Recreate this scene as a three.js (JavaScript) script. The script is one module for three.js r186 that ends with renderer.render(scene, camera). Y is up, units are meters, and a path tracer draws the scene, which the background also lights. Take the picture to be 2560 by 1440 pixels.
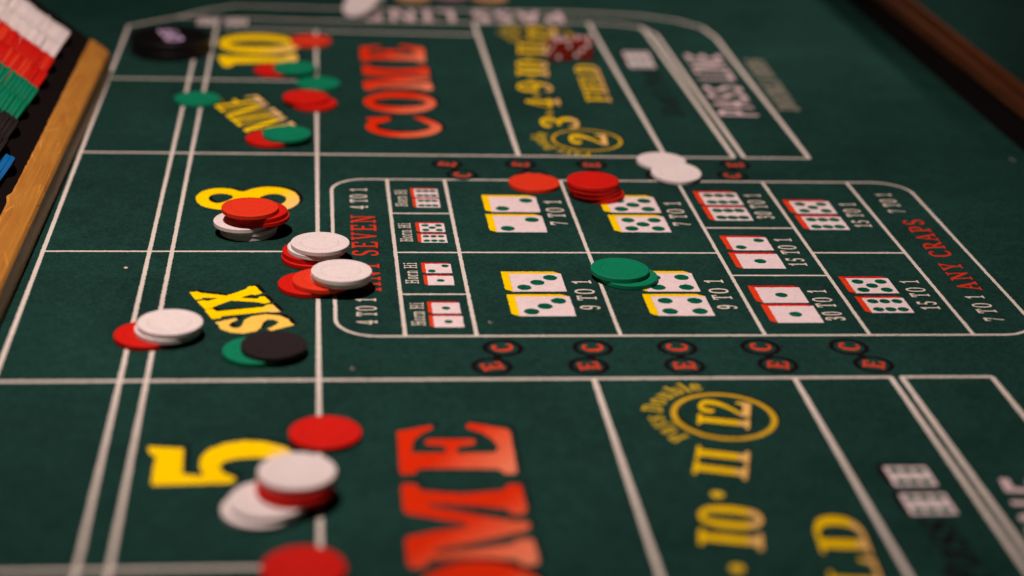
import * as THREE from 'three';
import { RoundedBoxGeometry } from 'three/addons/geometries/RoundedBoxGeometry.js';
import { mergeGeometries } from 'three/addons/utils/BufferGeometryUtils.js';

// ---------------------------------------------------------------- camera, light, exposure
const scene = new THREE.Scene();
scene.background = new THREE.Color(0.0035, 0.0032, 0.003);
const F = 4535.6, CAM_H = 0.4437;                       // focal length in photo pixels (2560 x 1440), lens height over the felt
const camera = new THREE.PerspectiveCamera(2 * Math.atan(720 / F) * 180 / Math.PI, 16 / 9, 0.05, 20);
camera.position.set(0, CAM_H, 0);
camera.rotation.order = 'YXZ';
camera.rotation.set(-0.38445, -0.118589, 0.045006);
camera.updateMatrixWorld(true);
camera.focus = 1.224;
camera.userData.fStop = 2.9;

const renderer = new THREE.WebGLRenderer({ antialias: true });
renderer.toneMapping = THREE.LinearToneMapping;
renderer.toneMappingExposure = 1.0;
renderer.shadowMap.enabled = true;

function spot(name, pos, aim, color, intensity, angle, penumbra, radius) {
  const s = new THREE.SpotLight(color, intensity, 0, angle, penumbra, 2);
  s.name = name; s.position.set(...pos); s.target.position.set(...aim);
  s.castShadow = true; s.shadow.radius = radius; s.shadow.mapSize.set(2048, 2048); s.shadow.camera.near = 0.1;
  scene.add(s); scene.add(s.target);
  return s;
}
const KEY = [-0.22, 1.35, -0.82], SIDE = [1.5, 1.15, -2.1];
const KEY_AIM = [0.07, 0, -1.29], SIDE_AIM = [0.50, 0, -1.85];
spot('key_lamp', KEY, KEY_AIM, new THREE.Color(1, 0.765, 0.705), 7.9, 0.64, 1, 1.6);
spot('side_lamp', SIDE, SIDE_AIM, new THREE.Color(1, 0.765, 0.705), 6.5, 0.28, 1, 9);

// ---------------------------------------------------------------- helpers
let seed = 7;
const rnd = () => { seed = (seed * 1664525 + 1013904223) >>> 0; return seed / 4294967296; };
const rr = (a, b) => a + (b - a) * rnd();
const MW = new THREE.Matrix3().setFromMatrix4(camera.matrixWorld);
const V3 = (x, y, z) => new THREE.Vector3(x, y, z);
// the point of the horizontal plane at height h that the photo shows at a pixel
function at(px, py, h = 0) {
  const d = V3(px - 1280, 720 - py, -F).applyMatrix3(MW);
  return d.multiplyScalar(-(CAM_H - h) / d.y).setY(h - CAM_H).add(V3(0, CAM_H, 0));
}
const P = (px, py) => { const q = at(px, py); return [q.x, q.z]; };
const used = {};
function numbered(n) { used[n] = (used[n] ?? -1) + 1; return used[n] ? n + '_' + String(used[n]).padStart(3, '0') : n; }
function tag(o, label, category, group) {
  o.userData.label = label; o.userData.category = category; if (group) o.userData.group = group; return o;
}
function mesh(name, geo, mat, parent) {
  const m = new THREE.Mesh(geo, mat); m.name = name; m.castShadow = m.receiveShadow = true; if (parent) parent.add(m); return m;
}
function thing(name, label, category, pos = [0, 0, 0], group) {
  const g = new THREE.Group(); g.name = numbered(name); g.position.set(...pos); scene.add(g); return tag(g, label, category, group);
}
function valueNoise(n, cells, sd) {                      // seamless n x n value noise, 0..1
  let s = sd; const r = () => { s = (s * 1664525 + 1013904223) >>> 0; return s / 4294967296; };
  const g = new Float32Array(cells * cells); for (let i = 0; i < g.length; i++) g[i] = r();
  const out = new Float32Array(n * n);
  for (let y = 0; y < n; y++) for (let x = 0; x < n; x++) {
    const fx = x * cells / n, fy = y * cells / n, x0 = Math.floor(fx), y0 = Math.floor(fy);
    let u = fx - x0, v = fy - y0; u = u * u * (3 - 2 * u); v = v * v * (3 - 2 * v);
    const x1 = (x0 + 1) % cells, y1 = (y0 + 1) % cells;
    out[y * n + x] = (g[y0 * cells + x0] * (1 - u) + g[y0 * cells + x1] * u) * (1 - v) + (g[y1 * cells + x0] * (1 - u) + g[y1 * cells + x1] * u) * v;
  }
  return out;
}
function dataTex(data, w, h, srgb) {
  const t = new THREE.DataTexture(data, w, h); t.magFilter = t.minFilter = THREE.LinearFilter; t.wrapS = t.wrapT = THREE.RepeatWrapping;
  if (srgb) t.colorSpace = THREE.SRGBColorSpace; t.needsUpdate = true; return t;
}

// ---------------------------------------------------------------- the printed felt
const WHITE = 'rgb(208,203,193)', BLACK = 'rgb(22,16,20)', GREEN = [26, 57, 51];
const DARKGREEN = 'rgb(6,86,62)';
let ctx;                                                 // draws in metres: x to the right, y (= world z) towards the camera
const mm = 0.001;
function line(pts, w = 3.6, color = WHITE) {
  ctx.strokeStyle = color; ctx.lineWidth = w * mm; ctx.lineJoin = 'round'; ctx.lineCap = 'butt';
  ctx.beginPath(); pts.forEach((p, i) => (i ? ctx.lineTo(...p) : ctx.moveTo(...p))); ctx.stroke();
}
const pl = (...px) => px.map((q) => P(q[0], q[1]));
const zoomed = (ox, oy, k, pts) => pts.map(([x, y]) => P(ox + x / k, oy + y / k));
function poly(pts, smooth) {
  ctx.beginPath();
  if (!smooth) pts.forEach((p, i) => (i ? ctx.lineTo(...p) : ctx.moveTo(...p)));
  else {
    const n = pts.length, mid = (a, b) => [(a[0] + b[0]) / 2, (a[1] + b[1]) / 2];
    ctx.moveTo(...mid(pts[n - 1], pts[0]));
    for (let i = 0; i < n; i++) ctx.quadraticCurveTo(...pts[i], ...mid(pts[i], pts[(i + 1) % n]));
  }
  ctx.closePath();
}
const box = (pts) => [Math.min(...pts.map((p) => p[0])), Math.min(...pts.map((p) => p[1])), Math.max(...pts.map((p) => p[0])), Math.max(...pts.map((p) => p[1]))];
// the letters are printed in two flat inks: a base, and a paler one screened over it in halftone dots that crowd towards one end
const YEL = ['rgb(250,214,0)', 'rgb(240,200,120)', 0.64, 1.02], YTAN = ['rgb(240,202,88)', 'rgb(246,214,60)', 1.1, 1.2], YPLAIN = ['rgb(250,216,0)', 'rgb(240,204,134)', 1.1, 1.2];
const RED = ['rgb(210,46,12)', 'rgb(226,132,98)', 0.46, 1.25];
function screen(b, ink, t0, t1) {
  const w = b[2] - b[0], h = b[3] - b[1], ax = w, az = h * 0.7, L = ax * ax + az * az, p = 1.15 * mm, c = Math.cos(0.5) * p, q = Math.sin(0.5) * p, n = Math.ceil((w + h) / p);
  ctx.fillStyle = ink;
  for (let i = -n; i <= n; i++) for (let j = -n; j <= n; j++) {
    const x = i * c - j * q, z = i * q + j * c; if (Math.abs(x) > w / 2 + p || Math.abs(z) > h / 2 + p) continue;
    const t = 0.5 + (x * ax + z * az) / L, k = Math.min(1, (t - t0) / (t1 - t0)); if (k <= 0.02) continue;
    const r = p * 0.72 * Math.sqrt(k); ctx.beginPath(); ctx.arc((b[0] + b[2]) / 2 + x, (b[1] + b[3]) / 2 + z, r, 0, 6.3); ctx.fill();
  }
}
function glyph(pts, inks, smooth, hole, shade = 2.2, trim = 0) {
  const path = () => {
    poly(pts, smooth);
    if (hole) for (const h of hole) { const n = h.length, mid = (a, c) => [(a[0] + c[0]) / 2, (a[1] + c[1]) / 2]; ctx.moveTo(...mid(h[n - 1], h[0])); for (let i = 0; i < n; i++) ctx.quadraticCurveTo(...h[i], ...mid(h[i], h[(i + 1) % n])); ctx.closePath(); }
  };
  if (shade) { ctx.save(); ctx.translate(shade * mm, -shade * mm); path(); ctx.fillStyle = BLACK; ctx.fill('evenodd'); ctx.restore(); }
  ctx.save(); path(); ctx.fillStyle = inks[0]; ctx.fill('evenodd');
  if (inks[2] < 1) { ctx.clip('evenodd'); screen(box(pts), inks[1], inks[2], inks[3]); }
  ctx.restore();
  if (trim) { ctx.save(); path(); ctx.scale(1, 2); ctx.strokeStyle = `rgb(${GREEN})`; ctx.lineWidth = trim * mm; ctx.lineJoin = 'round'; ctx.stroke(); ctx.restore(); }
}
// text that runs from b0 to b1 along its baseline; its capitals reach up by `cap` mm to the left of that direction
function txt(str, b0, b1, cap, fill, { font = 'bold 100px serif', shade = 0, gap = 0, slant = 0, bold = 0, up } = {}) {
  const dx = b1[0] - b0[0], dz = b1[1] - b0[1], len = Math.hypot(dx, dz);
  let ux = dz / len, uz = -dx / len, c = cap * mm; // up vector: the reading direction turned to its left
  ux = dz / len * 1; uz = -dx / len;
  if (up) { ux = up[0]; uz = up[1]; c = 1; }
  ctx.save(); ctx.font = font;
  const ws = [...str].map((ch) => ctx.measureText(ch).width + gap), W = ws.reduce((a, b) => a + b, 0) - gap;
  const draw = (ox, oz, dark) => {
    let x = 0;
    [...str].forEach((ch, i) => {
      ctx.save();
      ctx.transform(dx / W, dz / W, -ux * c / 71.4, -uz * c / 71.4, b0[0] + ox, b0[1] + oz);
      if (slant) ctx.transform(1, 0, -slant, 1, 0, 0);
      if (dark) ctx.fillStyle = BLACK;
      else ctx.fillStyle = Array.isArray(fill) ? fill[0] : fill;
      const put = () => { ctx.fillText(ch, x, 0); if (bold) { ctx.strokeStyle = ctx.fillStyle; ctx.lineWidth = bold; ctx.strokeText(ch, x, 0); } };
      put();
      if (!dark && Array.isArray(fill)) { ctx.beginPath(); ctx.rect(x - 30, fill[2] * 71.4 - 71.4, ws[i] + 60, 200); ctx.clip(); ctx.fillStyle = fill[1]; put(); }   // feet in the second ink
      ctx.restore(); x += ws[i];
    });
  };
  if (shade) draw(shade * mm, -shade * mm, true);
  draw(0, 0, false);
  ctx.restore();
}
const T = (str, near, far, cap, fill, o) => txt(str, P(...near), P(...far), cap, fill, o);
const disc = (x, z, r, color) => { ctx.fillStyle = color; ctx.beginPath(); ctx.arc(x, z, r, 0, 7); ctx.fill(); };
const PIPS = { 1: [[0, 0]], 2: [[-1, 1], [1, -1]], 3: [[-1, 1], [0, 0], [1, -1]], 4: [[-1, 1], [1, -1], [-1, -1], [1, 1]], 5: [[-1, 1], [1, -1], [-1, -1], [1, 1], [0, 0]], 6: [[-1, -1], [0, -1], [1, -1], [-1, 1], [0, 1], [1, 1]] };
// a die drawn in print: white face plus two coloured sides, from its near left corner to its far right corner
function printedDie(nl, fr, n, side, pip = DARKGREEN) {
  const [x0, z1] = nl, [x1, z0] = fr, w = x1 - x0, h = z1 - z0, s = w * 0.14, k = h * 0.12;
  const red = side === 'red', dark = side === 'black';
  const c0 = dark ? BLACK : red ? 'rgb(214,60,26)' : 'rgb(240,206,0)', c2 = dark ? BLACK : red ? 'rgb(196,26,20)' : 'rgb(240,196,0)';
  ctx.fillStyle = c0; poly([[x0 - s, z0 - k], [x0, z0], [x0, z1], [x0 - s, z1 - k]]); ctx.fill();
  ctx.fillStyle = c2; poly([[x0 - s, z0 - k], [x1 - s, z0 - k], [x1, z0], [x0, z0]]); ctx.fill();
  ctx.fillStyle = 'rgb(222,208,209)'; ctx.fillRect(x0, z0, w, h);
  const six = n === 6;
  for (const [a, b] of PIPS[n]) disc((x0 + x1) / 2 + a * w * (six ? 0.29 : 0.27), (z0 + z1) / 2 + b * h * 0.27, Math.min(w, h) * (six ? 0.145 : 0.15), pip);
}
const NUMS = { font: 'bold 100px serif' };
function ringLetter(px, py, ch, turn) {
  const [x, z] = P(px, py);
  ctx.strokeStyle = BLACK; ctx.lineWidth = 3.1 * mm; ctx.beginPath(); ctx.arc(x, z, 10.9 * mm, 0, 7); ctx.stroke();
  ctx.save(); ctx.translate(x, z); ctx.rotate(-Math.PI / 2 + turn);
  const k = 12.4 * mm / 71.4; ctx.scale(k * 0.98, k); ctx.font = 'bold 100px serif'; ctx.textAlign = 'center';
  ctx.fillStyle = ctx.strokeStyle = 'rgb(200,64,42)'; ctx.lineWidth = 3; ctx.fillText(ch, 0, 36); ctx.strokeText(ch, 0, 36); ctx.restore();
}
function pair(c, e, turn) {
  const a = P(...c), b = P(...e);
  disc((a[0] + b[0]) / 2, (a[1] + b[1]) / 2, 2.6 * mm, BLACK);
  ringLetter(c[0], c[1], 'C', turn); ringLetter(e[0], e[1], 'E', turn);
}
function arcText(str, cx, cz, r, a0, a1, cap, fill) {    // letters round a circle, feet towards its centre
  ctx.save(); ctx.font = 'bold 100px serif';
  const ws = [...str].map((ch) => ctx.measureText(ch).width), W = ws.reduce((a, b) => a + b, 0); let x = 0;
  [...str].forEach((ch, i) => {
    const a = a0 + (a1 - a0) * (x + ws[i] / 2) / W, k = cap * mm / 71.4, kx = Math.abs(a1 - a0) * r / W;
    ctx.save(); ctx.translate(cx + r * Math.cos(a), cz + r * Math.sin(a)); ctx.rotate(a + Math.PI / 2); ctx.scale(kx, k); ctx.fillStyle = fill; ctx.textAlign = 'center'; ctx.fillText(ch, 0, 0); ctx.restore();
    x += ws[i];
  });
  ctx.restore();
}
// a0 and a1: photo pixels near the first and last letter of the line of print round the ring
function fieldRing(px, py, r, w, a0, a1) {
  const [x, z] = P(px, py);
  ctx.lineWidth = w; ctx.strokeStyle = BLACK; ctx.beginPath(); ctx.arc(x + 1.4 * mm, z - 1.4 * mm, r, 0, 7); ctx.stroke();
  ctx.strokeStyle = 'rgb(204,168,34)'; ctx.beginPath(); ctx.arc(x, z, r, 0, 7); ctx.stroke();
  const ang = (q) => { const w = P(...q), t = Math.atan2(w[1] - z, w[0] - x); return t < 0 ? t + 2 * Math.PI : t; };
  arcText('Pays Double', x, z, r + w / 2 + 4.6 * mm, ang(a0), ang(a1), 11.5, 'rgb(206,176,30)');
  return [x, z];
}
// COME, traced from the near letters
const comeE = [[100, 130], [430, 70], [455, 105], [430, 135], [350, 165], [280, 225], [262, 318], [540, 318], [545, 290], [510, 278], [370, 270], [352, 235], [370, 205], [400, 195], [800, 195], [835, 215], [838, 255], [800, 272], [690, 285], [665, 300], [675, 322], [995, 315], [1010, 275], [960, 215], [880, 165], [735, 120], [722, 85], [765, 48], [1115, 105], [1150, 140], [1215, 500], [1195, 533], [1090, 533], [1030, 492], [650, 485], [325, 485], [285, 535], [150, 542], [128, 500]];
const comeM = [[140, 620], [180, 595], [290, 600], [345, 660], [700, 685], [1060, 655], [1110, 600], [1230, 600], [1255, 640], [1305, 850], [1275, 895], [1160, 905], [1100, 850], [860, 825], [420, 800], [860, 880], [1180, 930], [1310, 940], [1335, 990], [1310, 1040], [1100, 1090], [880, 1140], [470, 1215], [880, 1175], [1150, 1135], [1190, 1100], [1340, 1090], [1365, 1130], [1415, 1310], [1390, 1355], [1250, 1365], [1190, 1310], [800, 1295], [430, 1310], [370, 1380], [230, 1385], [195, 1330], [175, 1120], [195, 1075], [460, 1020], [740, 982], [450, 935], [185, 890], [155, 830]];
function fit(pts, x0, x1, z0, z1) { const b = box(pts); return pts.map(([x, z]) => [x0 + (x - b[0]) / (b[2] - b[0]) * (x1 - x0), z0 + (z - b[1]) / (b[3] - b[1]) * (z1 - z0)]); }
function oval(cx, cz, rx, rz, n = 40, a0 = 0, a1 = 2 * Math.PI) { return Array.from({ length: n }, (_, i) => { const a = a0 + (a1 - a0) * i / (a1 - a0 > 6.2 ? n : n - 1); return [cx + rx * Math.cos(a), cz + rz * Math.sin(a)]; }); }
const XL = -0.1781, XA = -0.1082, XB = -0.0933, XC = 0.004, XF = 0.1635, XG = 0.2822;   // the layout's long lines
const ZP0 = -1.3076, ZP1 = -1.0113;

function paintFelt() {
  const zAt = (px, py) => P(px, py)[1], NEAR = -0.55;
  // long lines
  line([[XL, zAt(317, 64)], [XL, NEAR]], 2.95);
  line([[XA, zAt(497, 110)], [XA, NEAR]], 2.85); line([[XB, zAt(540, 62)], [XB, NEAR]], 2.85);
  line([[XC, zAt(790, 74)], [XC, NEAR]], 2.95);
  // rows of the number boxes
  line([[XL, -1.5800], [XC, -1.5790]], 3.1); line([[XL, -0.7432], [XC, -0.7430]], 3.1); line([[XL, -1.1538], [XC, -1.1545]], 2.6);
  line([[XL, -1.3680], [P(1835, 394)[0], -1.3670]], 3.1); line([P(1861, 394.5), P(2026, 396)], 3.1);
  line([[XL, -0.9492], [P(2230, 942)[0], -0.9490]], 3.1); line([P(2251, 942), P(2482, 941.5)], 3.1);
  // far end: come, don't pass and pass lines, with the curve of the pass line
  line(pl([560, 70], [800, 77], [1190, 87]), 3.6);
  line(pl([317, 66], [440, 43], [560, 44], [800, 52], [1180, 57], [1440, 56], [1540, 60], [1600, 68], [1640, 88]), 3.8);
  line(pl([440, 43], [520, 24], [590, 14], [840, 21], [1180, 26], [1440, 31], [1600, 39], [1690, 51], [1755, 69], [1790, 95]), 3.8);
  line([P(1790, 95), P(2023, 396)], 3.8); line([P(1640, 88), P(1861, 394.5)], 3.8); line(pl([1600, 66], [1614, 78]), 3.8); line([P(1612, 76), P(1835, 394)], 3.8);
  line([[XF, zAt(1188, 58)], [XF, -1.367]], 3.7); line([[XG, zAt(1475, 58)], [XG, -1.367]], 3.7);
  line([[XF, -0.949], [XF, NEAR]], 3.3); line([[XG + 0.001, -0.949], [XG + 0.001, NEAR]], 3.3);
  line([P(2226, 942), [P(2226, 942)[0] + 0.001, NEAR]], 3.4); line([P(2254, 942), [P(2254, 942)[0] + 0.001, NEAR]], 3.4); line([P(2480, 942), [P(2480, 942)[0], NEAR]], 3.4);
  // the proposition box
  const x0 = P(834, 640)[0], x1 = 0.4602, r = 0.026;
  ctx.strokeStyle = WHITE; ctx.lineWidth = 2.5 * mm; ctx.beginPath(); ctx.roundRect(x0, ZP0, x1 - x0, ZP1 - ZP0, r); ctx.stroke();
  const XP = [0.0565, 0.1002, 0.1893, 0.2802, 0.3472, 0.4144];
  for (const x of XP) line([[x, ZP0], [x, ZP1]], 2.55);
  line([[XP[1], -1.1535], [XP[3], -1.1535]], 2.4); line([[XP[4], -1.1545], [XP[5], -1.1545]], 2.4);
  for (const y of [533.5, 631, 735.5]) { const z = zAt(1060, y); line([[XP[0], z], [XP[1], z]], 2.3); }
  for (const y of [570, 688.5]) { const z = zAt(1880, y); line([[XP[3], z], [XP[4], z]], 2.3); }
  // printed dice
  const D = (a, b, n, s) => printedDie(P(...a), P(...b), n, s), k7 = (x, y) => [1120 + x / 2.4825, 380 + y / 2.4825], k8 = (x, y) => [1760 + x / 2.4825, 380 + y / 2.4825], k6 = (x, y) => [440 + x / 2.571, 400 + y / 2.571];
  D(k7(275, 372), k7(543, 280), 2); D(k7(305, 497), k7(583, 398), 2);
  D(k7(1015, 376), k7(1275, 282), 5); D(k7(1080, 497), k7(1338, 402), 5);
  D(k7(405, 866), k7(700, 755), 3); D(k7(447, 1019), k7(755, 897), 3);
  D(k7(1240, 866), k7(1510, 752), 4); D(k7(1312, 1017), k7(1595, 895), 4);
  D(k7(1600, 328), k7(1785, 253), 6, 'red'); D(k7(1660, 425), k7(1845, 345), 6, 'red');
  D(k8(185, 610), k8(383, 530), 2, 'red'); D(k8(245, 723), k8(452, 633), 1, 'red');
  D(k8(370, 936), k8(590, 840), 1, 'red'); D(k8(460, 1060), k8(678, 955), 1, 'red');
  D(k8(580, 382), k8(770, 307), 5, 'red'); D(k8(660, 482), k8(845, 402), 6, 'red');
  D(k8(945, 877), k8(1140, 783), 5, 'red'); D(k8(1045, 998), k8(1235, 905), 6, 'red');
  D(k6(1535, 240), k6(1680, 188), 6, 'red'); D(k6(1548, 305), k6(1690, 250), 6, 'red');
  D(k6(1570, 462), k6(1722, 408), 5, 'red'); D(k6(1580, 531), k6(1735, 478), 6, 'red');
  D(k6(1608, 727), k6(1765, 667), 2, 'red'); D(k6(1622, 804), k6(1780, 745), 1, 'red');
  D(k6(1650, 987), k6(1820, 917), 1, 'red'); D(k6(1662, 1075), k6(1840, 1003), 1, 'red');
  printedDie(P(2237, 1215), P(2313.7, 1165), 6, 'black'); printedDie(P(2278, 1286.5), P(2362, 1233), 6, 'black');
  printedDie(P(1567, 149), P(1618, 130), 6, 'black'); printedDie(P(1576, 169), P(1628, 151), 6, 'black');
  // odds
  const odds = { font: '100px serif', gap: 6 }, ink = 'rgb(214,206,192)';
  const O = (s, a, b, c = 12.4) => T(s, a, b, c, ink, { font: '100px serif', bold: 3, gap: 20 });
  O('7 TO 1', [1421, 563], [1400, 501]); O('7 TO 1', [1728, 565], [1698, 505]); O('9 TO 1', [1501, 774], [1475, 700]); O('9 TO 1', [1844, 773], [1804, 698]);
  O('30 TO 1', [1937, 547], [1898, 485.5]); O('15 TO 1', [2019, 665], [1975, 596]); O('30 TO 1', [2115, 801], [2061, 724]); O('15 TO 1', [2181, 568], [2135, 508]); O('15 TO 1', [2353, 774], [2292, 700]);
  O('7 TO 1', [2265, 532], [2224, 484]); O('7 TO 1', [2512, 803], [2455, 738]);
  O('4 TO 1', [919, 522], [916, 471]); O('4 TO 1', [943, 811], [939, 745]);
  for (const [a, b] of [[[1019, 516], [1015, 475]], [[1032, 604], [1025, 558]], [[1047, 709], [1041, 657]], [[1064, 814], [1058, 757]]]) T('Horn Hi', a, b, 8.4, ink, { font: '100px serif', bold: 2, gap: 8 });
  const redInk = 'rgb(198,54,36)';
  T('ANY SEVEN', [953, 727], [937, 538], 17.2, redInk, { font: '100px serif', bold: 3, gap: 14, shade: 0.4 });
  T('ANY CRAPS', [2455, 724], [2302, 548], 15.2, redInk, { font: '100px serif', bold: 3, gap: 14, shade: 0.6, slant: -0.12 });
  // C and E rings
  const near = [[[1257, 870], [1230, 916], -0.25], [[1482, 870], [1472, 915], -0.12], [[1693, 869], [1712, 914], 0], [[1901, 868], [1945, 912], 0.2], [[2122, 867], [2184, 911], 0.3]];
  for (const [c, e, t] of near) pair(c, e, t);
  for (const [c, e, t] of [[[1155, 437], [1118, 410], 0.25], [[1334, 438], [1301, 411], 0.2], [[1487, 439], [1479, 412], 0.05], [[1652, 439], [1657, 412], -0.1], [[1831, 439], [1838, 412], -0.02]]) pair(c, e, t);
  // COME twice
  const E0 = zoomed(960, 1040, 3.6, comeE), M0 = zoomed(960, 1040, 3.6, comeM);
  glyph(E0, RED, false, null, 2, 1.7); glyph(M0, RED, false, null, 2, 1.7);
  const bM = box(M0), bE = box(E0), far = (l, t, rgt, b, cx) => { const z0 = P(cx, t)[1], z1 = P(cx, b)[1], zc = (t + b) / 2; return [P(l, zc)[0], P(rgt, zc)[0], z0, z1]; };
  const q2 = (l, t, r2, b) => far(640 + l / 3, t / 3, 640 + r2 / 3, b / 3, 640 + (l + r2) / 6);
  const fE = q2(775, 335, 1272, 462), fM = q2(795, 492, 1315, 678), fO = q2(805, 688, 1352, 848), fC = q2(820, 875, 1392, 1030);
  glyph(fit(E0, ...fE), RED, false, null, 2, 1.2); glyph(fit(M0, ...fM), RED, false, null, 2, 1.2);
  const Oring = (f) => { const cx = (f[0] + f[1]) / 2, cz = (f[2] + f[3]) / 2, rx = (f[1] - f[0]) / 2, rz = (f[3] - f[2]) / 2; glyph(oval(cx, cz, rx, rz), RED, true, [oval(cx, cz, rx * 0.73, rz * 0.42)], 3); };
  Oring(fO);
  const lenO = fO[3] - fO[2]; Oring([bM[0] + 0.002, bM[2] + 0.001, P(1180, 1404)[1], P(1180, 1404)[1] + lenO]);
  { const cx = (fC[0] + fC[1]) / 2, cz = (fC[2] + fC[3]) / 2, rx = (fC[1] - fC[0]) / 2, rz = (fC[3] - fC[2]) / 2;
    const outer = oval(cx, cz + rz * 0.0, rx, rz, 28, -0.62, Math.PI + 0.55), inner = oval(cx, cz - rz * 0.05, rx * 0.72, rz * 0.55, 28, -0.55, Math.PI + 0.5).reverse();
    const tipR = [[cx + rx * 0.28, cz - rz * 0.98], [cx + rx * 0.55, cz - rz * 0.98]], tipL = [[cx - rx * 0.32, cz - rz * 0.66], [cx - rx * 0.3, cz - rz * 0.98], [cx - rx * 0.98, cz - rz * 0.85]];
    glyph([...outer, tipL[2], tipL[1], tipL[0], ...inner, tipR[0], tipR[1]], RED, false, null, 3); }
  // numbers in the boxes
  glyph(zoomed(340, 1020, 3.428, [[90, 350], [100, 318], [425, 335], [408, 552], [560, 572], [528, 500], [545, 415], [620, 345], [760, 292], [930, 268], [1120, 280], [1290, 325], [1420, 420], [1450, 520], [1420, 640], [1300, 640], [1330, 540], [1280, 470], [1150, 440], [1000, 436], [860, 446], [760, 470], [730, 505], [765, 550], [860, 585], [865, 615], [820, 655], [135, 675], [118, 640], [152, 425], [105, 400]]), YEL, false, null, 2.4, 1.5);
  glyph(zoomed(440, 460, 7.11, [[340, 260], [390, 170], [550, 95], [790, 66], [1010, 88], [1185, 150], [1350, 78], [1600, 46], [1850, 58], [2100, 125], [2200, 240], [2190, 335], [2080, 415], [1950, 465], [1700, 505], [1450, 495], [1250, 440], [1050, 460], [780, 462], [510, 415], [390, 345]]), YEL, true,
    [zoomed(440, 460, 7.11, [[560, 250], [640, 180], [850, 162], [1050, 215], [930, 295], [760, 345], [630, 325]]), zoomed(440, 460, 7.11, [[1440, 260], [1590, 190], [1760, 168], [1930, 205], [1975, 275], [1900, 355], [1700, 400], [1500, 380]])], 2.6);
  { const z = (l) => zoomed(420, 60, 4.5, l);
    glyph(z([[560, 220], [600, 160], [760, 122], [1000, 112], [1250, 130], [1440, 175], [1500, 235], [1440, 295], [1250, 335], [1000, 338], [760, 318], [610, 278]]), YEL, true, [z([[660, 220], [760, 190], [1000, 182], [1240, 196], [1400, 228], [1260, 252], [1020, 258], [780, 250]])], 2.6);
    glyph(z([[555, 362], [600, 350], [720, 358], [1290, 372], [1370, 335], [1450, 338], [1470, 395], [1440, 425], [1300, 432], [760, 445], [700, 482], [620, 482], [575, 420]]), YEL, false, null, 2.4, 1); }
  { const z = (l) => zoomed(440, 700, 6.544, l);
    glyph(z([[215, 200], [345, 185], [410, 210], [830, 255], [1140, 150], [1180, 105], [1290, 95], [1420, 215], [1300, 245], [1230, 235], [1060, 290], [1330, 305], [1370, 270], [1450, 265], [1550, 365], [1440, 385], [1300, 360], [900, 335], [640, 430], [590, 460], [480, 485], [340, 350], [430, 330], [530, 340], [690, 295], [440, 290], [425, 310], [320, 325]]), YPLAIN, false, null, 2.4);
    glyph(z([[480, 490], [590, 465], [670, 510], [1430, 440], [1490, 400], [1580, 395], [1710, 520], [1560, 530], [1500, 520], [760, 590], [720, 625], [590, 640], [480, 510]]), YEL, false, null, 2.4);
    glyph(z([[640, 690], [980, 620], [1015, 650], [900, 700], [860, 740], [920, 780], [1010, 785], [1080, 745], [1120, 650], [1250, 590], [1480, 555], [1700, 580], [1840, 640], [1880, 700], [1940, 735], [1560, 830], [1490, 800], [1620, 740], [1690, 690], [1600, 650], [1500, 645], [1430, 690], [1390, 780], [1300, 840], [1100, 875], [900, 860], [740, 810], [690, 750], [700, 730], [650, 710]]), YTAN, false, null, 2.4); }
  { const b0 = P(740, 313), b1 = P(641, 237), t0 = P(616, 331); txt('NINE', b0, b1, 1, ['rgb(250,214,0)', 'rgb(240,204,134)', 0.8], { up: [t0[0] - b0[0], t0[1] - b0[1]], shade: 2.2 }); }
  // field, near half
  const yel = ['rgb(230,194,4)', 'rgb(224,184,104)', 0.78], Y = (s, a, b, c) => T(s, a, b, c, yel, { shade: 1.2 });
  { const [rx] = [P(1810, 1040)[0]], R = (P(1942, 1040)[0] - P(1680, 1040)[0]) / 2 - 1.6 * mm; fieldRing(1810, 1040, R, 3.4 * mm, [1722, 1094], [1764, 978]); }
  T('I2', [1873, 1075], [1877, 1005], 29, yel, { shade: 1.2 }); T('II', [1866, 1202], [1875, 1127], 28.5, yel, { shade: 1.2 });
  const dot = (px, py, r = 3.2) => { const q = P(px, py); disc(q[0], q[1], r * mm, 'rgb(222,190,30)'); };
  dot(1793, 1236, 3.6); T('I0', [1908, 1379], [1904, 1269], 31.5, yel, { shade: 1.2 }); dot(1843, 1421, 3.8);
  T('FIELD', [2330, 1780], [2143, 1284], 25, yel, { shade: 1.2 });
  // field, far half
  { const R = (P(1554, 349)[0] - P(1380, 349)[0]) / 2 - 1 * mm; fieldRing(1467, 350, R, 2.6 * mm, [1478, 380], [1360, 332]); }
  T('2', [1521, 364], [1513, 334], 31, yel, { shade: 1 });
  T('3', [1449, 322], [1442, 292], 32, yel, { shade: 1 }); dot(1374, 283); T('4', [1403, 270], [1397, 247], 30, yel, { shade: 1 }); dot(1341, 238); T('9', [1382, 232], [1376, 205], 31, yel, { shade: 1 });
  dot(1328, 197); T('I0', [1371, 192], [1367, 151], 29, yel, { shade: 1 }); dot(1322, 146); T('II', [1370, 139], [1368, 108], 29, yel, { shade: 1 });
  { const R = (P(1430, 84)[0] - P(1292, 84)[0]) / 2; fieldRing(1356, 85, R, 2.6 * mm, [1300, 100], [1310, 70]); } T('I2', [1392, 100], [1389, 68], 28, yel, { shade: 1 });
  T('FIELD', [1529, 255], [1491, 163], 21.5, yel, { shade: 1 });
  // don't pass, pass line
  T("Don't Pass", [1716, 293], [1640, 172], 19, BLACK, { font: 'italic bold 100px serif' });
  T("Don't Pass", [2700, 1740], [2375, 1300], 22, BLACK, { font: 'italic bold 100px serif' });
  T('PASS LINE', [1897, 293], [1796, 137], 33, 'rgb(206,186,188)', { font: '100px sans-serif', bold: 4, gap: 9 });
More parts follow.
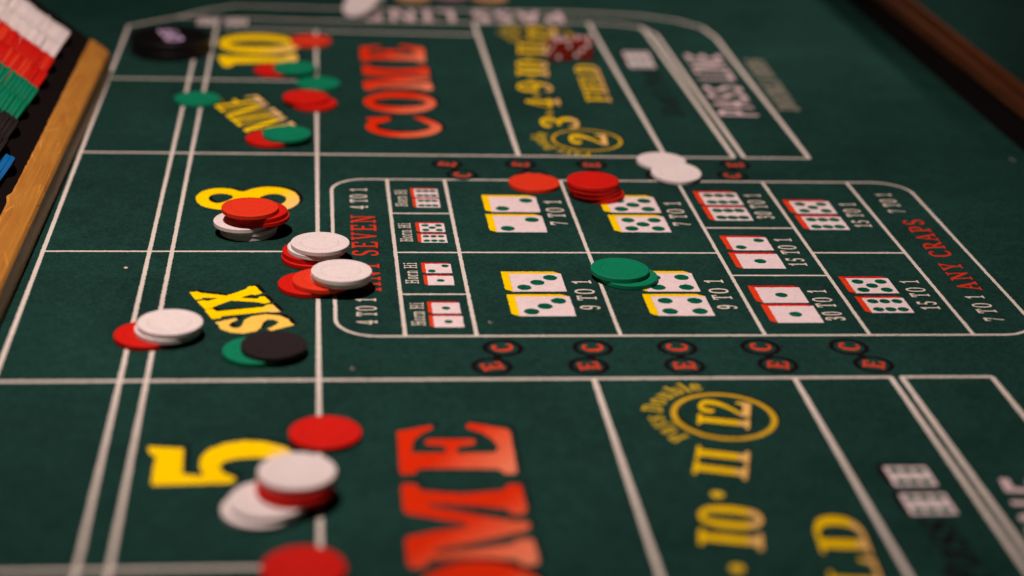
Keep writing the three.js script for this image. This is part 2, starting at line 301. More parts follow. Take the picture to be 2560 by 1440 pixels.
  T('PASS LINE', [2975, 1735], [2652, 1198], 33, 'rgb(206,186,188)', { font: '100px sans-serif', bold: 4, gap: 9 });
  T('DOUBLE ODDS', [2001, 277], [1905, 149], 18, 'rgb(150,146,130)', { font: 'bold 100px serif' });
  { const a = P(1408, 30), b = P(905, 22), h = P(1150, 26)[1] - P(1150, 54)[1]; txt('PASS LINE', a, b, 1, 'rgb(206,186,188)', { font: 'bold 100px sans-serif', gap: 4, up: [0, -h] }); }
  { const a = P(492, 62), b = P(545, 62), c = P(562, 62), d = P(617, 62), h = P(550, 64)[1] - P(550, 47)[1]; printedDie([a[0], a[1]], [b[0], a[1] - h], 5, 'black'); printedDie([c[0], c[1]], [d[0], c[1] - h], 5, 'black'); }
}

const FX0 = -0.27, FX1 = 0.604, FZ0 = -1.98, FZ1 = -0.60, NT = 2, TS = 2048;
const tileW = (FX1 - FX0) / NT, tileL = (FZ1 - FZ0) / NT;
const GN = 1024, grain = new Float32Array(GN * GN);      // nap of the felt: fine tufts over broad brushed patches, seamless, one repeat = 0.46 m
{
  const a = valueNoise(GN, 512, 11), b = valueNoise(GN, 256, 12), c = valueNoise(GN, 64, 13), d = valueNoise(GN, 14, 14), e = valueNoise(GN, 5, 15);
  for (let i = 0; i < grain.length; i++) grain[i] = 1 + (a[i] - 0.5) * 0.30 + (b[i] - 0.5) * 0.17 + (c[i] - 0.5) * 0.10 + (d[i] - 0.5) * 0.13 + (e[i] - 0.5) * 0.10;
}
const jitA = valueNoise(GN, 300, 21), jitB = valueNoise(GN, 300, 22);
function feltTile(ix, iz) {
  const cv = document.createElement('canvas'); cv.width = cv.height = TS; ctx = cv.getContext('2d');
  ctx.fillStyle = `rgb(${GREEN})`; ctx.fillRect(0, 0, TS, TS);
  const xa = FX0 + ix * tileW, za = FZ0 + iz * tileL, sx = TS / tileW, sz = TS / tileL;
  ctx.setTransform(sx, 0, 0, sz, -xa * sx, -za * sz);
  paintFelt();
  ctx.setTransform(1, 0, 0, 1, 0, 0);
  const src = ctx.getImageData(0, 0, TS, TS).data, out = new Uint8Array(TS * TS * 4);
  const gx = GN / tileW / sx, gz = GN / tileL / sz;
  for (let y = 0; y < TS; y++) {
    const gy = ((y * GN / TS) * (tileL / 0.46) + iz * GN * tileL / 0.46) | 0, row = (gy % GN) * GN;
    for (let x = 0; x < TS; x++) {
      const gxx = ((x * GN / TS) * (tileW / 0.46) + ix * GN * tileW / 0.46) | 0, k = row + (gxx % GN);
      let xs = x + (Math.round((jitA[k] - 0.5) * 1.9)), ys = y + Math.round((jitB[k] - 0.5) * 1.5);
      xs = xs < 0 ? 0 : xs >= TS ? TS - 1 : xs; ys = ys < 0 ? 0 : ys >= TS ? TS - 1 : ys;
      const i = (ys * TS + xs) * 4, o = ((TS - 1 - y) * TS + x) * 4, g = grain[k];
      const lum = src[i] + src[i + 1] + src[i + 2], m = lum > 260 ? 1 + (g - 1) * 0.22 : g;    // ink lies flatter than bare nap
      out[o] = Math.min(255, src[i] * m); out[o + 1] = Math.min(255, src[i + 1] * m); out[o + 2] = Math.min(255, src[i + 2] * m); out[o + 3] = 255;
    }
  }
  const t = dataTex(out, TS, TS, true); t.wrapS = t.wrapT = THREE.ClampToEdgeWrapping; return t;
}
const bumpData = new Uint8Array(GN * GN * 4);
for (let i = 0; i < GN * GN; i++) { const v = Math.max(0, Math.min(255, 128 + (grain[i] - 1) * 300)); bumpData[i * 4] = bumpData[i * 4 + 1] = bumpData[i * 4 + 2] = v; bumpData[i * 4 + 3] = 255; }
const plainData = new Uint8Array(GN * GN * 4);
for (let i = 0; i < GN * GN; i++) { for (let c = 0; c < 3; c++) plainData[i * 4 + c] = Math.min(255, GREEN[c] * grain[i]); plainData[i * 4 + 3] = 255; }
const plainTex = dataTex(plainData, GN, GN, true);
{
  const mats = [], pos = [], uv = [], idx = [], groups = [];
  const quad = (xa, xb, za, zb, u, m) => {
    const b = pos.length / 3, at0 = idx.length;
    for (const [x, z] of [[xa, zb], [xb, zb], [xb, za], [xa, za]]) { pos.push(x, 0, z); uv.push(...u(x, z)); }
    idx.push(b, b + 1, b + 2, b, b + 2, b + 3); groups.push([at0, 6, m]);
  };
  const feltMat = (map) => new THREE.MeshPhysicalMaterial({ map, roughness: 1, metalness: 0, specularIntensity: 0.04 });
  for (let iz = 0; iz < NT; iz++) for (let ix = 0; ix < NT; ix++) {
    const xa = FX0 + ix * tileW, za = FZ0 + iz * tileL;
    mats.push(feltMat(feltTile(ix, iz)));
    quad(xa, xa + tileW, za, za + tileL, (x, z) => [(x - xa) / tileW, (za + tileL - z) / tileL], mats.length - 1);
  }
  mats.push(feltMat(plainTex)); const pm = mats.length - 1, pu = (x, z) => [(x - FX0) / 0.46, (FZ0 - z) / 0.46];
  quad(-1.1, FX0, -2.6, 0.1, pu, pm); quad(FX0, FX1, -2.6, FZ0, pu, pm); quad(FX0, FX1, FZ1, 0.1, pu, pm);
  const g = new THREE.BufferGeometry();
  g.setAttribute('position', new THREE.Float32BufferAttribute(pos, 3)); g.setAttribute('uv', new THREE.Float32BufferAttribute(uv, 2)); g.setIndex(idx);
  groups.forEach((q) => g.addGroup(...q)); g.computeVertexNormals();
  const felt = mesh('table_felt', g, mats); felt.userData.kind = 'structure'; felt.userData.label = 'dark green felt printed with a dice game layout'; scene.add(felt);
}

{
  const t = plainTex.clone(); t.repeat.set(9, 9); t.needsUpdate = true;
  const m = mesh('carpet_floor', new THREE.PlaneGeometry(7, 7).rotateX(-Math.PI / 2), new THREE.MeshPhysicalMaterial({ map: t, roughness: 1, specularIntensity: 0.05 })); m.position.set(1.5, -0.76, -3); m.userData.kind = 'structure'; scene.add(m);
  const ledge = mesh('table_ledge', new THREE.BoxGeometry(0.5, 0.03, 2.5).translate(0.25, 0, 0), new THREE.MeshPhysicalMaterial({ map: plainTex, color: new THREE.Color(0.5, 0.5, 0.5), roughness: 1, specularIntensity: 0.05 })); ledge.position.set(0.6096, -0.0005, -1.35); ledge.userData.kind = 'structure'; scene.add(ledge);
}

// ---------------------------------------------------------------- wood
function woodTex(w, h, base, dark, sd, scratches) {
  const n1 = valueNoise(512, 90, sd), n2 = valueNoise(512, 12, sd + 1), n3 = valueNoise(512, 200, sd + 2), d = new Uint8Array(w * h * 4);
  for (let y = 0; y < h; y++) for (let x = 0; x < w; x++) {
    const wob = n2[(y * 512 / h | 0) * 512 + (x * 512 / w | 0)];
    const v = (y * 512 / h + wob * 22) % 512 | 0, s = n1[v * 512 + (x * 40 / w | 0)] * 0.6 + n3[v * 512 + (x * 120 / w | 0)] * 0.4;
    const k = Math.min(1, Math.max(0, s * 0.8 + wob * 0.35 - 0.2));
    for (let c = 0; c < 3; c++) d[(y * w + x) * 4 + c] = base[c] * (1 - k) + dark[c] * k; d[(y * w + x) * 4 + 3] = 255;
  }
  for (let i = 0; i < scratches; i++) {
    let x = rr(0, w), y = rr(0, h); const len = rr(8, 60), a = rr(-0.25, 0.25), pale = rnd() < 0.6;
    for (let t = 0; t < len; t++) { x += Math.cos(a); y += Math.sin(a) + rr(-0.2, 0.2); const q = (((y | 0) % h + h) % h * w + ((x | 0) % w + w) % w) * 4; for (let c = 0; c < 3; c++) d[q + c] = pale ? Math.min(255, d[q + c] * 1.25 + 12) : d[q + c] * 0.62; }
  }
  return dataTex(d, w, h, true);
}
const honey = new THREE.MeshPhysicalMaterial({ map: woodTex(1024, 128, [206, 148, 62], [164, 104, 38], 31, 90), roughness: 0.5, clearcoat: 0.25, clearcoatRoughness: 0.3 });
const brownWood = new THREE.MeshPhysicalMaterial({ map: woodTex(1024, 128, [86, 46, 16], [48, 23, 8], 41, 10), roughness: 0.55, specularIntensity: 0.5, clearcoat: 0.08, clearcoatRoughness: 0.3 });
const blackBoard = new THREE.MeshPhysicalMaterial({ color: new THREE.Color(0.0065, 0.0045, 0.0042), roughness: 0.9, specularIntensity: 0.15 });

// a cross-section [ [u, v], ... ] swept along a straight line; wobble(i, t) shifts a corner
function sweep(section, along, uDir, vDir, length, steps, wobble, uvScale = 3) {
  const n = section.length, pos = [], uv = [], idx = [];
  let per = [0]; for (let i = 0; i < n; i++) { const a = section[i], b = section[(i + 1) % n]; per.push(per[i] + Math.hypot(a[0] - b[0], a[1] - b[1])); }
  for (let k = 0; k <= steps; k++) for (let i = 0; i <= n; i++) {
    const t = length * k / steps, s = section[i % n], w = wobble ? wobble(i % n, t) : [0, 0];
    const p = along.clone().multiplyScalar(t).addScaledVector(uDir, s[0] + w[0]).addScaledVector(vDir, s[1] + w[1]);
    pos.push(p.x, p.y, p.z); uv.push(t * uvScale, per[i] * 14);
  }
  for (let k = 0; k < steps; k++) for (let i = 0; i < n; i++) { const a = k * (n + 1) + i, b = a + n + 1; idx.push(a, b, a + 1, b, b + 1, a + 1); }
  const cap = (k, flip) => { const c = pos.length / 3; let m = [0, 0, 0]; for (let i = 0; i < n; i++) for (let j = 0; j < 3; j++) m[j] += pos[(k * (n + 1) + i) * 3 + j] / n; pos.push(...m); uv.push(0.3, 0.3); for (let i = 0; i < n; i++) { const a = k * (n + 1) + i; flip ? idx.push(c, a, a + 1) : idx.push(c, a + 1, a); } };
  cap(0, false); cap(steps, true);
  const g = new THREE.BufferGeometry(); g.setAttribute('position', new THREE.Float32BufferAttribute(pos, 3)); g.setAttribute('uv', new THREE.Float32BufferAttribute(uv, 2)); g.setIndex(idx);
  const f = g.toNonIndexed(); f.computeVertexNormals(); return f;
}

// rail at the right of the table
{
  const X = 0.587, L = 2.2, g = thing('table_rail', 'dark brown wooden rail along the edge of the green felt', 'rail', [X, 0, -2.45]);
  const along = V3(0, 0, 1), u = V3(1, 0, 0), v = V3(0, 1, 0);
  mesh('base_strip', sweep([[0.002, 0.0005], [0.002, 0.0258], [0.0205, 0.0258], [0.0205, 0.0005]], along, u, v, L, 2), blackBoard, g);
  mesh('lower_moulding', sweep([[0, 0.026], [-0.0006, 0.028], [0, 0.0345], [0.002, 0.037], [0.0065, 0.037], [0.0072, 0.036], [0.0072, 0.026]], along, u, v, L, 4), brownWood, g);
  mesh('upper_moulding', sweep([[0.0073, 0.026], [0.0073, 0.0295], [0.0112, 0.0305], [0.0122, 0.037], [0.0142, 0.0405], [0.0172, 0.0415], [0.020, 0.0405], [0.0216, 0.038], [0.0216, 0.026]], along, u, v, L, 4), brownWood, g);
}

// ---------------------------------------------------------------- chips
const R = 0.0195, TH = 0.0033;
const CHIP_COLORS = {
  white: [0.86, 0.815, 0.80], red: [0.67, 0.011, 0.005], orange: [0.80, 0.045, 0.014], green: [0.002, 0.235, 0.115], black: [0.022, 0.016, 0.018], blue: [0.005, 0.16, 0.47],
  tan: [0.62, 0.36, 0.17], mauve: [0.40, 0.22, 0.27], maroon: [0.16, 0.02, 0.025],
};
const chipBump = (() => {
  const S = 512, cv = document.createElement('canvas'); cv.width = cv.height = S; const c = cv.getContext('2d');
  c.fillStyle = 'rgb(128,128,128)'; c.fillRect(0, 0, S, S); c.translate(S / 2, S / 2);
  const r = S / 2;
  c.strokeStyle = 'rgb(70,70,70)'; c.lineWidth = r * 0.035; c.beginPath(); c.arc(0, 0, r * 0.655, 0, 7); c.stroke();
  c.strokeStyle = 'rgb(185,185,185)'; c.lineWidth = r * 0.03; c.beginPath(); c.arc(0, 0, r * 0.70, 0, 7); c.stroke();
  for (let i = 0; i < 36; i++) {
    c.save(); c.rotate(i / 36 * 2 * Math.PI); c.translate(0, -r * 0.825); c.fillStyle = 'rgb(225,225,225)'; c.beginPath();
    const q = r * 0.055;
    if (i % 2) { c.moveTo(0, -q); c.lineTo(q * 0.75, 0); c.lineTo(0, q); c.lineTo(-q * 0.75, 0); } else { c.arc(-q * 0.45, -q * 0.3, q * 0.5, 0, 7); c.arc(q * 0.45, -q * 0.3, q * 0.5, 0, 7); c.moveTo(-q * 0.9, -q * 0.1); c.lineTo(q * 0.9, -q * 0.1); c.lineTo(0, q); }
    c.fill(); c.restore();
  }
  const t = new THREE.CanvasTexture(cv); return t;
})();
const scuff = (() => { const n = valueNoise(256, 60, 71), m = valueNoise(256, 9, 72), d = new Uint8Array(256 * 256 * 4); for (let i = 0; i < 65536; i++) { const v = 110 + n[i] * 55 + m[i] * 50; d[i * 4] = d[i * 4 + 1] = d[i * 4 + 2] = v; d[i * 4 + 3] = 255; } return dataTex(d, 256, 256); })();
const grime = (() => {                                   // handling grime; the raised suit marks and the ring are rubbed paler
  const S = 512, n = valueNoise(S, 200, 73), m = valueNoise(S, 14, 74), cv = document.createElement('canvas'); cv.width = cv.height = S; const c = cv.getContext('2d');
  c.fillStyle = 'rgb(0,0,0)'; c.fillRect(0, 0, S, S); c.translate(S / 2, S / 2); const r = S / 2; c.strokeStyle = c.fillStyle = 'rgb(255,255,255)';
  c.lineWidth = r * 0.03; c.globalAlpha = 0.5; c.beginPath(); c.arc(0, 0, r * 0.70, 0, 7); c.stroke(); c.globalAlpha = 1;
  for (let i = 0; i < 36; i++) { c.save(); c.rotate(i / 36 * 2 * Math.PI); c.translate(0, -r * 0.825); const q = r * 0.05; c.beginPath(); c.moveTo(0, -q); c.lineTo(q * 0.75, 0); c.lineTo(0, q); c.lineTo(-q * 0.75, 0); c.fill(); c.restore(); }
  const px = c.getImageData(0, 0, S, S).data, d = new Uint8Array(S * S * 4);
  for (let i = 0; i < S * S; i++) { const v = Math.min(255, 226 + n[i] * 10 + m[i] * 8 - 6 + px[i * 4] / 255 * 24); d[i * 4] = v; d[i * 4 + 1] = v - 1; d[i * 4 + 2] = v - 2; d[i * 4 + 3] = 255; }
  return dataTex(d, S, S, true);
})();
const chipMats = {};
for (const [k, c] of Object.entries(CHIP_COLORS)) chipMats[k] = new THREE.MeshPhysicalMaterial({ color: new THREE.Color(...c).multiplyScalar(1.08), map: grime, roughness: 1, roughnessMap: scuff, bumpMap: chipBump, bumpScale: 0.0008, specularIntensity: 0.28 });
const chipGeo = (() => {
  const e = 0.00042, k = 0.00006, gd = 0.00016;
  const p = [[0, 0.0002], [R * 0.62, 0.0002], [R * 0.66, 0], [R - e * 1.6, 0], [R - e * 0.5, e * 0.35], [R, e], [R, e + k], [R, TH - e - k], [R, TH - e], [R - e * 0.45, TH - e * 0.35], [R - e * 1.4, TH], [R - e * 1.4 - k, TH], [R * 0.715 + k, TH], [R * 0.715, TH], [R * 0.70, TH - gd], [R * 0.645, TH - gd], [R * 0.63, TH - 0.00006], [R * 0.63 - k, TH - 0.00006], [0, TH - 0.00006]];
  const g = new THREE.LatheGeometry(p.map(([x, y]) => new THREE.Vector2(x, y)), 72);
  const f = g.toNonIndexed(); const q = f.attributes.position, uv = f.attributes.uv;
  for (let i = 0; i < q.count; i++) uv.setXY(i, q.getX(i) / (2 * R) + 0.5, q.getZ(i) / (2 * R) + 0.5);
  // smooth round the rim, crisp across the edges
  const ang = g.attributes.normal; f.deleteAttribute('normal');
  f.setAttribute('normal', new THREE.Float32BufferAttribute(Array.from(g.index.array).flatMap((i) => [ang.getX(i), ang.getY(i), ang.getZ(i)]), 3));
  return f;
})();
function chipAt(color, pos, label, group, tilt) {
  const m = mesh(numbered(color + '_chip'), chipGeo, chipMats[color]); m.position.copy(pos);
  if (tilt) m.quaternion.copy(tilt);
  m.rotateY(rr(0, 6.28)); scene.add(m); return tag(m, label, 'chip', group);
}
// px, py: the middle of the chip's top face in the photo; base: height of its underside in chip thicknesses
function chip(color, px, py, base, label, { pitch = 0, roll = 0, group, lift = 0 } = {}) {
  const hb = base * TH * 1.01 + 0.0001 + lift, q = at(px, py, hb + TH), tilt = new THREE.Quaternion().setFromEuler(new THREE.Euler(pitch, 0, roll));
  const c = V3(0, -TH, 0).applyQuaternion(tilt).add(q);
  return chipAt(color, c, label, group, tilt);
}
// on the 8
chip('white', 621, 569, 0, 'lowest white chip of the stack standing by the yellow 8');
chip('white', 624, 558, 1, 'white chip second from the felt in the stack by the yellow 8');
chip('white', 605, 549, 2, 'white chip pushed out under the red chips of the stack by the yellow 8');
chip('red', 653, 535, 3, 'lowest red chip of the mixed stack by the yellow 8');
chip('red', 647, 524, 4, 'red chip just under the orange topmost one of the stack by the yellow 8');
chip('orange', 625, 516, 5, 'orange red chip on top of the stack by the yellow 8');
// beside ANY SEVEN
chip('red', 777, 638, 0, 'lower red chip under the two white ones beside the word SEVEN');
chip('red', 779, 624, 1, 'upper red chip under the two white ones beside the word SEVEN');
chip('white', 792, 614.5, 2, 'white chip half hidden below another white one beside the word SEVEN');
chip('white', 800.6, 604.5, 3, 'white chip on top of the stack beside the word SEVEN');
chip('red', 771, 706, 0, 'bright red chip lying lowest in the fanned stack beside the word ANY');
chip('orange', 807, 696, 1, 'orange red chip in the middle of the fanned stack beside the word ANY');
chip('white', 853, 684, 2, 'lower white chip of the fanned stack beside the word ANY', { lift: 0.0002 });
chip('white', 854, 675, 3, 'white chip on top of the fanned stack beside the word ANY', { lift: 0.0002 });
// below SIX
chip('red', 367, 833, 0, 'red chip under two white ones on the double white line by the word SIX');
chip('white', 419, 817, 1, 'lower of two white chips lying on a red one by the word SIX');
chip('white', 425, 803.5, 2, 'upper of two white chips lying on a red one by the word SIX');
chip('green', 639, 873, 0, 'green chip under a black one below the word SIX');
chip('black', 684.5, 859.5, 1, 'black chip lying on a green one below the word SIX');
// by the 5
chip('red', 813, 1078, 0, 'red chip lying flat above the mixed white and red stack by the yellow 5');
chip('white', 652, 1268, 0, 'lowest white chip of the tall stack by the yellow 5');
chip('white', 671, 1246, 1, 'second white chip from the felt in the tall stack by the yellow 5');
chip('red', 738, 1212, 2, 'lower red chip between white ones in the tall stack by the yellow 5');
chip('red', 741, 1193, 3, 'upper red chip between white ones in the tall stack by the yellow 5');
chip('white', 742.5, 1175, 4, 'white chip on top of the tall stack by the yellow 5');
chip('red', 760, 1447, 0, 'lowest red chip of the stack on the box line below the yellow 5');
chip('red', 761, 1432, 1, 'middle red chip of the stack on the box line below the yellow 5');
chip('red', 759, 1417, 2, 'top red chip of the stack on the box line below the yellow 5');
// on the far edge of the proposition box
chip('orange', 1336, 453.5, 0, 'single orange red chip on the line above the printed pair of twos');
for (let k = 0; k < 4; k++) chip('red', [1495, 1487, 1484, 1482.6][k], [479, 469, 459, 448.8][k], k, ['lowest red chip, sticking out, of the stack above the printed fives', 'red chip second from the felt in the stack above the printed fives', 'red chip third from the felt in the stack above the printed fives', 'red chip on top of the stack above the printed fives'][k]);
chip('white', 1653.7, 399, 0, 'white chip lying under another near the end of the don’t pass line'.replace('’', ''));
{ const q = at(1690.4, 428, 0.0052); chipAt('white', q.add(V3(0, -TH, 0)), 'white chip leaning on another white one at the top of the proposition box', undefined, new THREE.Quaternion().setFromEuler(new THREE.Euler(0.085, 0, -0.012))); }
chip('green', 1571, 687, 0, 'lower green chip on the printed pair of fours');
chip('green', 1549.7, 670, 1, 'upper green chip beside the printed pair of fours');
// far boxes
chip('green', 494, 244, 0, 'single green chip on the double white line by the word NINE');
chip('red', 676, 343, 0, 'red chip under a green one below the word NINE');
chip('green', 716.7, 331, 1, 'green chip lying on a red one below the word NINE');
chip('red', 785, 255, 0, 'lower of two red chips on the long line beside the word NINE');
chip('red', 764.5, 240, 1, 'upper of two red chips on the long line beside the word NINE');
chip('green', 795.5, 205.5, 0, 'single green chip where the NINE and TEN boxes meet the long line');
chip('red', 690, 172, 0, 'red chip under a green one below the yellow 10');
chip('green', 738, 166, 1, 'green chip lying on a red one below the yellow 10');
chip('orange', 777, 99, 0, 'single orange red chip beside the yellow 10');
// far pass line
{
  const c = at(899, 4, 0.016), to = camera.position.clone().sub(c).normalize();
  const right = V3(1, 0, 0).applyQuaternion(camera.quaternion), up = V3(0, 1, 0).applyQuaternion(camera.quaternion);
  const n = to.multiplyScalar(0.66).addScaledVector(up, 0.62).addScaledVector(right, -0.43).normalize();
  const hc = R * Math.sqrt(1 - n.y * n.y) + TH * n.y, cc = at(899, 4, hc);
  chipAt('white', cc.addScaledVector(n, -TH), 'white chip tipped up on its edge at the far pass line', undefined, new THREE.Quaternion().setFromUnitVectors(V3(0, 1, 0), n));
  const back = cc.clone().add(V3(0.006, 0, -0.075));
  ['lowest', 'second', 'third'].forEach((w, k) => chipAt('white', V3(back.x + rr(-0.001, 0.001), 0.0001 + k * TH * 1.01, back.z), w + ' white chip of the low stack behind the tipped white chip'));
}
chip('tan', 1032, -11, 0, 'tan chip nearest the tipped white chip beyond the far pass line');
chip('mauve', 1126, -15, 0, 'mauve chip between two tan ones beyond the far pass line');
chip('maroon', 1210, -26, 1, 'maroon chip lying over the tan one beyond the far pass line');
chip('tan', 1223, -10, 0, 'tan chip under a maroon one beyond the far pass line');

// ---------------------------------------------------------------- chip rack
{
  const A = at(276, 188), B = at(0, 819), d = B.clone().sub(A).normalize();             // d: along the wooden edge towards the camera
  const l = V3(-d.z, 0, d.x); if (l.x > 0) l.negate();
  const phi = 37 * Math.PI / 180, up = V3(0, 1, 0), s = l.clone().multiplyScalar(Math.cos(phi)).addScaledVector(up, Math.sin(phi)), n = l.clone().multiplyScalar(-Math.sin(phi)).addScaledVector(up, Math.cos(phi));
  const g = thing('chip_rack', 'sloping black chip rack with a honey coloured wooden edge', 'chip rack', [A.x, 0, A.z]);
  const h0 = 0.021, W = 0.0195, LEN = 0.98;
  const cs = Math.cos(phi), sn = Math.sin(phi), on = (a, b) => [a * cs - b * sn, h0 + a * sn + b * cs];
  const wob = valueNoise(256, 40, 91), notchT = 0.42;
  const bar = [[0.0006, 0.0003], [0, h0 - 0.0016], [0.0005, h0 - 0.0003], on(0.0018, 0.0002), on(W * 0.5, 0.0003), on(W - 0.0012, 0), on(W, -0.0012), on(W, -0.009), [W * cs, 0.0003]];
  mesh('wooden_edge', sweep(bar, d, l, up, LEN, 240, (i, t) => {
    const w = wob[((t * 160) | 0) * 256 % 65536 + ((t * 997) | 0) % 256], nt = Math.max(0, 1 - Math.abs(t - notchT) / 0.011);
    if (i < 5 || i > 7) return [0, 0]; const a = (w - 0.5) * 0.0008 + nt * 0.0022; return [a * cs, a * sn];
  }, 3), honey, g);
  // black board behind the edge, then the fluted trough the chips stand in
  const rows = 12, pitch = 0.0435, t0 = 0.05, rt = 0.0203, c0 = -0.012, bedN = -0.0012, aEnd = 0.30;
  const gap = (a, b, c, e) => [on(a, b), on(c, b), on(c, e), on(a, e)];
  mesh('front_board', sweep(gap(W + 0.0003, bedN - 0.006, 0.0372, bedN), d, l, up, 0.355, 2), blackBoard, g);
  mesh('front_board', sweep(gap(W + 0.0003, bedN - 0.006, 0.027, bedN), d, l, up, LEN - 0.3552, 2), blackBoard, g).position.copy(d.clone().multiplyScalar(0.3552));
  mesh('end_board', sweep(gap(W + 0.0003, -0.03, aEnd, -0.0008), d, l, up, 0.006, 1), blackBoard, g);
  { const pos = [], idx = []; let k = 0; const NA = 2;
    const prof = []; for (let r = 0; r < rows; r++) { const tc = t0 + r * pitch; for (let j = 0; j <= 12; j++) { const x = -pitch / 2 + pitch * j / 12, dd = Math.abs(x) < rt ? Math.sqrt(rt * rt - x * x) : 0; prof.push([tc + x, Math.min(bedN - 0.0015, c0 - dd + 0.0001)]); } }
    prof.unshift([0.0062, bedN - 0.0015]); prof.push([LEN, bedN - 0.0015]);
    for (let i = 0; i < prof.length; i++) for (const a of [0.0272, aEnd]) { const q = d.clone().multiplyScalar(prof[i][0]), o = on(a, prof[i][1]); q.addScaledVector(l, o[0]).addScaledVector(up, o[1]); pos.push(q.x, q.y, q.z); }
    for (let i = 0; i + 1 < prof.length; i++) { const b = i * NA; idx.push(b, b + 1, b + 2, b + 1, b + 3, b + 2); }
    const bg = new THREE.BufferGeometry(); bg.setAttribute('position', new THREE.Float32BufferAttribute(pos, 3)); bg.setIndex(idx); bg.computeVertexNormals();
    mesh('fluted_bed', bg, blackBoard, g); }
  mesh('wedge_body', sweep([[W * cs + 0.0005, 0.0005], on(0.040, -0.036), on(aEnd, -0.036), [on(aEnd, -0.036)[0], 0.0005]], d, l, up, LEN, 1), blackBoard, g);
  // rows of chips on edge
  const plan = [['white', 24], ['white', 22], ['red', 20], ['red', 17], ['green', 15], ['green', 12], ['black', 9], ['black', 7], ['blue', 2]];
  const start = [0.0375, 0.038, 0.0378, 0.0375, 0.0375, 0.0392, 0.0384, 0.0388, 0.0285];
  plan.forEach(([color, count], r) => {
    let a = start[r] + 0.0008;
    for (let k = 0; k < count; k++) {
      const t = t0 + r * pitch - (r === 8 ? 0.019 : 0) + rr(-0.0007, 0.0007), o = on(a, c0 + rr(-0.0002, 0.0009));
      const q = A.clone().addScaledVector(d, t).addScaledVector(l, o[0]).addScaledVector(up, o[1]);
      const ax = s.clone().addScaledVector(n, rr(-0.012, 0.012)).addScaledVector(d, rr(-0.012, 0.012)).normalize();
      chipAt(color === 'red' && rnd() < 0.25 ? 'orange' : color, q, (color === 'red' ? 'red' : color) + ' chip standing on edge in the ' + color + ' rows of the wooden edged rack', color + ' chips in the rack', new THREE.Quaternion().setFromUnitVectors(V3(0, 1, 0), ax));
      a += TH + rr(0.00002, 0.00022) + (rnd() < 0.06 ? 0.0008 : 0);
    }
  });
}

// ---------------------------------------------------------------- marker puck
{
  const c = at(426, 87, 0.016), g = thing('marker_puck', 'thick black marker puck lettered OFF in pale violet', 'puck', [c.x, 0.0001, c.z]);
  const rp = 0.0372, e = 0.0016, p = [[0, 0], [rp - e, 0], [rp - 0.0004, 0.0005], [rp, e], [rp, 0.0068], [rp - 0.0007, 0.0075], [rp - 0.0016, 0.0078], [rp - 0.0016, 0.0084], [rp - 0.0007, 0.0087], [rp, 0.0094], [rp, 0.016 - e], [rp - 0.0004, 0.0155], [rp - e, 0.016], [rp - 0.0032, 0.016], [rp - 0.0038, 0.0156], [0, 0.0156]];
  mesh('body', new THREE.LatheGeometry(p.map(([x, y]) => new THREE.Vector2(x, y)), 96), new THREE.MeshPhysicalMaterial({ color: new THREE.Color(0.006, 0.005, 0.006), roughness: 0.42, specularIntensity: 0.4 }), g);
  const S = 512, cv = document.createElement('canvas'); cv.width = cv.height = S; const k = cv.getContext('2d');
  k.fillStyle = 'rgb(9,8,9)'; k.fillRect(0, 0, S, S); k.translate(S / 2 + 8, S / 2); k.rotate(-Math.PI / 2 - 0.28); k.fillStyle = 'rgb(220,196,236)'; k.font = 'bold 186px sans-serif'; k.textAlign = 'center'; k.scale(1.06, 0.96); k.fillText('OFF', 0, 62);
  const tx = new THREE.CanvasTexture(cv); tx.colorSpace = THREE.SRGBColorSpace;
  const top = mesh('printed_face', new THREE.CircleGeometry(rp - 0.004, 64).rotateX(-Math.PI / 2), new THREE.MeshPhysicalMaterial({ map: tx, roughness: 0.5, specularIntensity: 0.4 }), g); top.position.y = 0.01575;
}

// ---------------------------------------------------------------- dice
{
  const dieMat = new THREE.MeshPhysicalMaterial({ color: new THREE.Color(0.32, 0.004, 0.008), roughness: 0.12, transmission: 0.3, thickness: 0.019, ior: 1.49, attenuationColor: new THREE.Color(0.6, 0.02, 0.03), attenuationDistance: 0.012 });
  const pipMat = new THREE.MeshStandardMaterial({ color: new THREE.Color(0.82, 0.80, 0.80), roughness: 0.6 });
  const S = 0.019, pipGeo = new THREE.CylinderGeometry(0.0021, 0.0021, 0.0003, 20);
  const make = (px, py, turn, label, up, front, side) => {
    const q = at(px, py), g = thing('red_die', label, 'die', [q.x, 0.0001, q.z], 'two red dice'); delete g.userData.group; g.rotation.y = turn;
    mesh('body', new RoundedBoxGeometry(S, S, S, 4, 0.0009).translate(0, S / 2, 0), dieMat, g);
    const face = (n, f) => PIPS[n].forEach(([a, b]) => { const m = mesh('pip', pipGeo, pipMat, g); f(m, a * S * 0.27, b * S * 0.27); });
    face(up, (m, a, b) => m.position.set(a, S + 0.00005, b));
    face(front, (m, a, b) => { m.position.set(a, S / 2 - b, S / 2 + 0.00005); m.rotation.x = Math.PI / 2; });
    face(side, (m, a, b) => { m.position.set(-S / 2 - 0.00005, S / 2 - b, a); m.rotation.z = Math.PI / 2; });
  };
  make(1398, 147, 0.3, 'red translucent die with white pips, its corner turned to the word FIELD', 6, 2, 3);
  make(1453, 143, -0.1, 'red translucent die with white pips, nearly square to the long white line', 5, 3, 6);
}

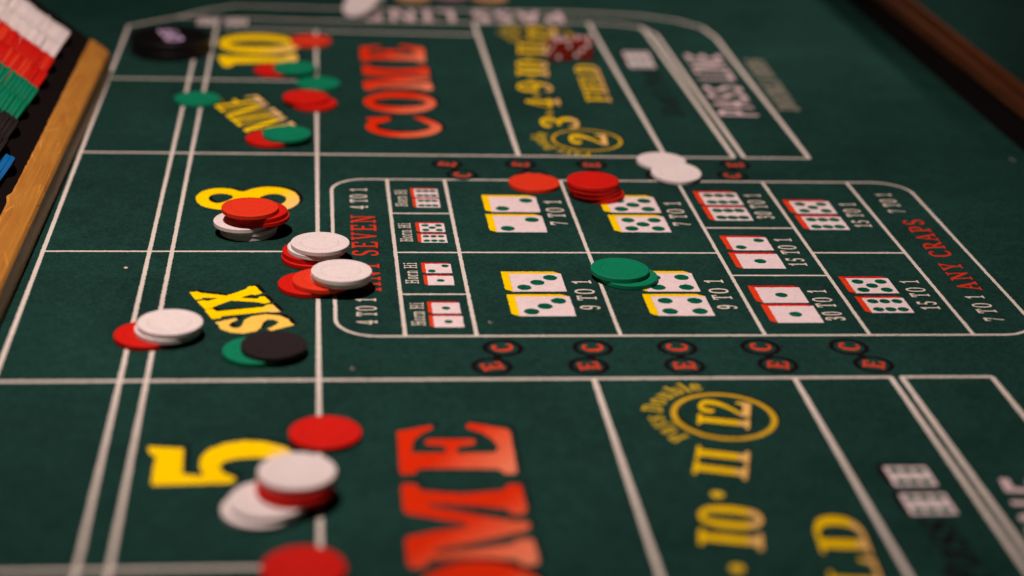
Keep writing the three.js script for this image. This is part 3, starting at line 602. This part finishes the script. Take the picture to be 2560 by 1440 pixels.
// ---------------------------------------------------------------- lint on the felt
const lintMat = new THREE.MeshStandardMaterial({ color: new THREE.Color(0.6, 0.55, 0.5), roughness: 1 });
{
  const q = at(315, 672), g = new THREE.IcosahedronGeometry(0.0012, 1); g.scale(1.1, 0.6, 0.9);
  const p = g.attributes.position; for (let i = 0; i < p.count; i++) { const k = 1 + 0.25 * Math.sin(p.getX(i) * 9000 + p.getY(i) * 7000 + p.getZ(i) * 8000); p.setXYZ(i, p.getX(i) * k, p.getY(i) * k, p.getZ(i) * k); } g.computeVertexNormals();
  const m = mesh('lint_crumb', g, lintMat); m.position.set(q.x, 0.0006, q.z); scene.add(m); tag(m, 'tiny pale crumb on the felt of the SIX box', 'crumb');
  const curl = (px, py, r, label) => { const c = at(px, py), pts = []; for (let i = 0; i < 9; i++) { const a = i * 0.62; pts.push(V3(Math.cos(a) * r * (1 - i * 0.05), 0.0003 + 0.0004 * Math.sin(i * 0.8) ** 2, Math.sin(a) * r * 1.6)); } const t = mesh(numbered('lint_fibre'), new THREE.TubeGeometry(new THREE.CatmullRomCurve3(pts), 24, 0.00018, 5), lintMat); t.position.set(c.x, 0, c.z); scene.add(t); tag(t, label, 'fibre'); };
  curl(1226, 807, 0.0012, 'curled pale fibre below the printed pair of threes'); curl(882, 922, 0.0012, 'small curled fibre on the long line side of the SIX box'); curl(2531, 400, 0.002, 'pale fibre on bare felt near the wooden rail');
}

// ---------------------------------------------------------------- hanging lamps over the table
function lamp(pos, aim, glow, label) {
  const g = thing('hanging_lamp', label, 'lamp', pos), dir = V3(...aim).sub(V3(...pos)).normalize();
  g.quaternion.setFromUnitVectors(V3(0, -1, 0), dir);
  mesh('shade', new THREE.LatheGeometry([[0.03, 0.12], [0.05, 0.115], [0.09, 0.07], [0.12, 0.012], [0.118, 0.011], [0.088, 0.068], [0.049, 0.112], [0.03, 0.117]].map(([x, y]) => new THREE.Vector2(x, y)), 48), blackBoard, g);
  mesh('bulb', new THREE.SphereGeometry(0.03, 24, 16).translate(0, 0.04, 0), new THREE.MeshStandardMaterial({ color: 0x111111, emissive: new THREE.Color(...glow), emissiveIntensity: 1 }), g);
}
lamp(KEY, KEY_AIM, [3, 2.4, 2.2], 'black shaded lamp hanging over the felt');
lamp(SIDE, SIDE_AIM, [1, 0.7, 0.55], 'small black shaded lamp hanging beyond the wooden rail');

renderer.render(scene, camera);
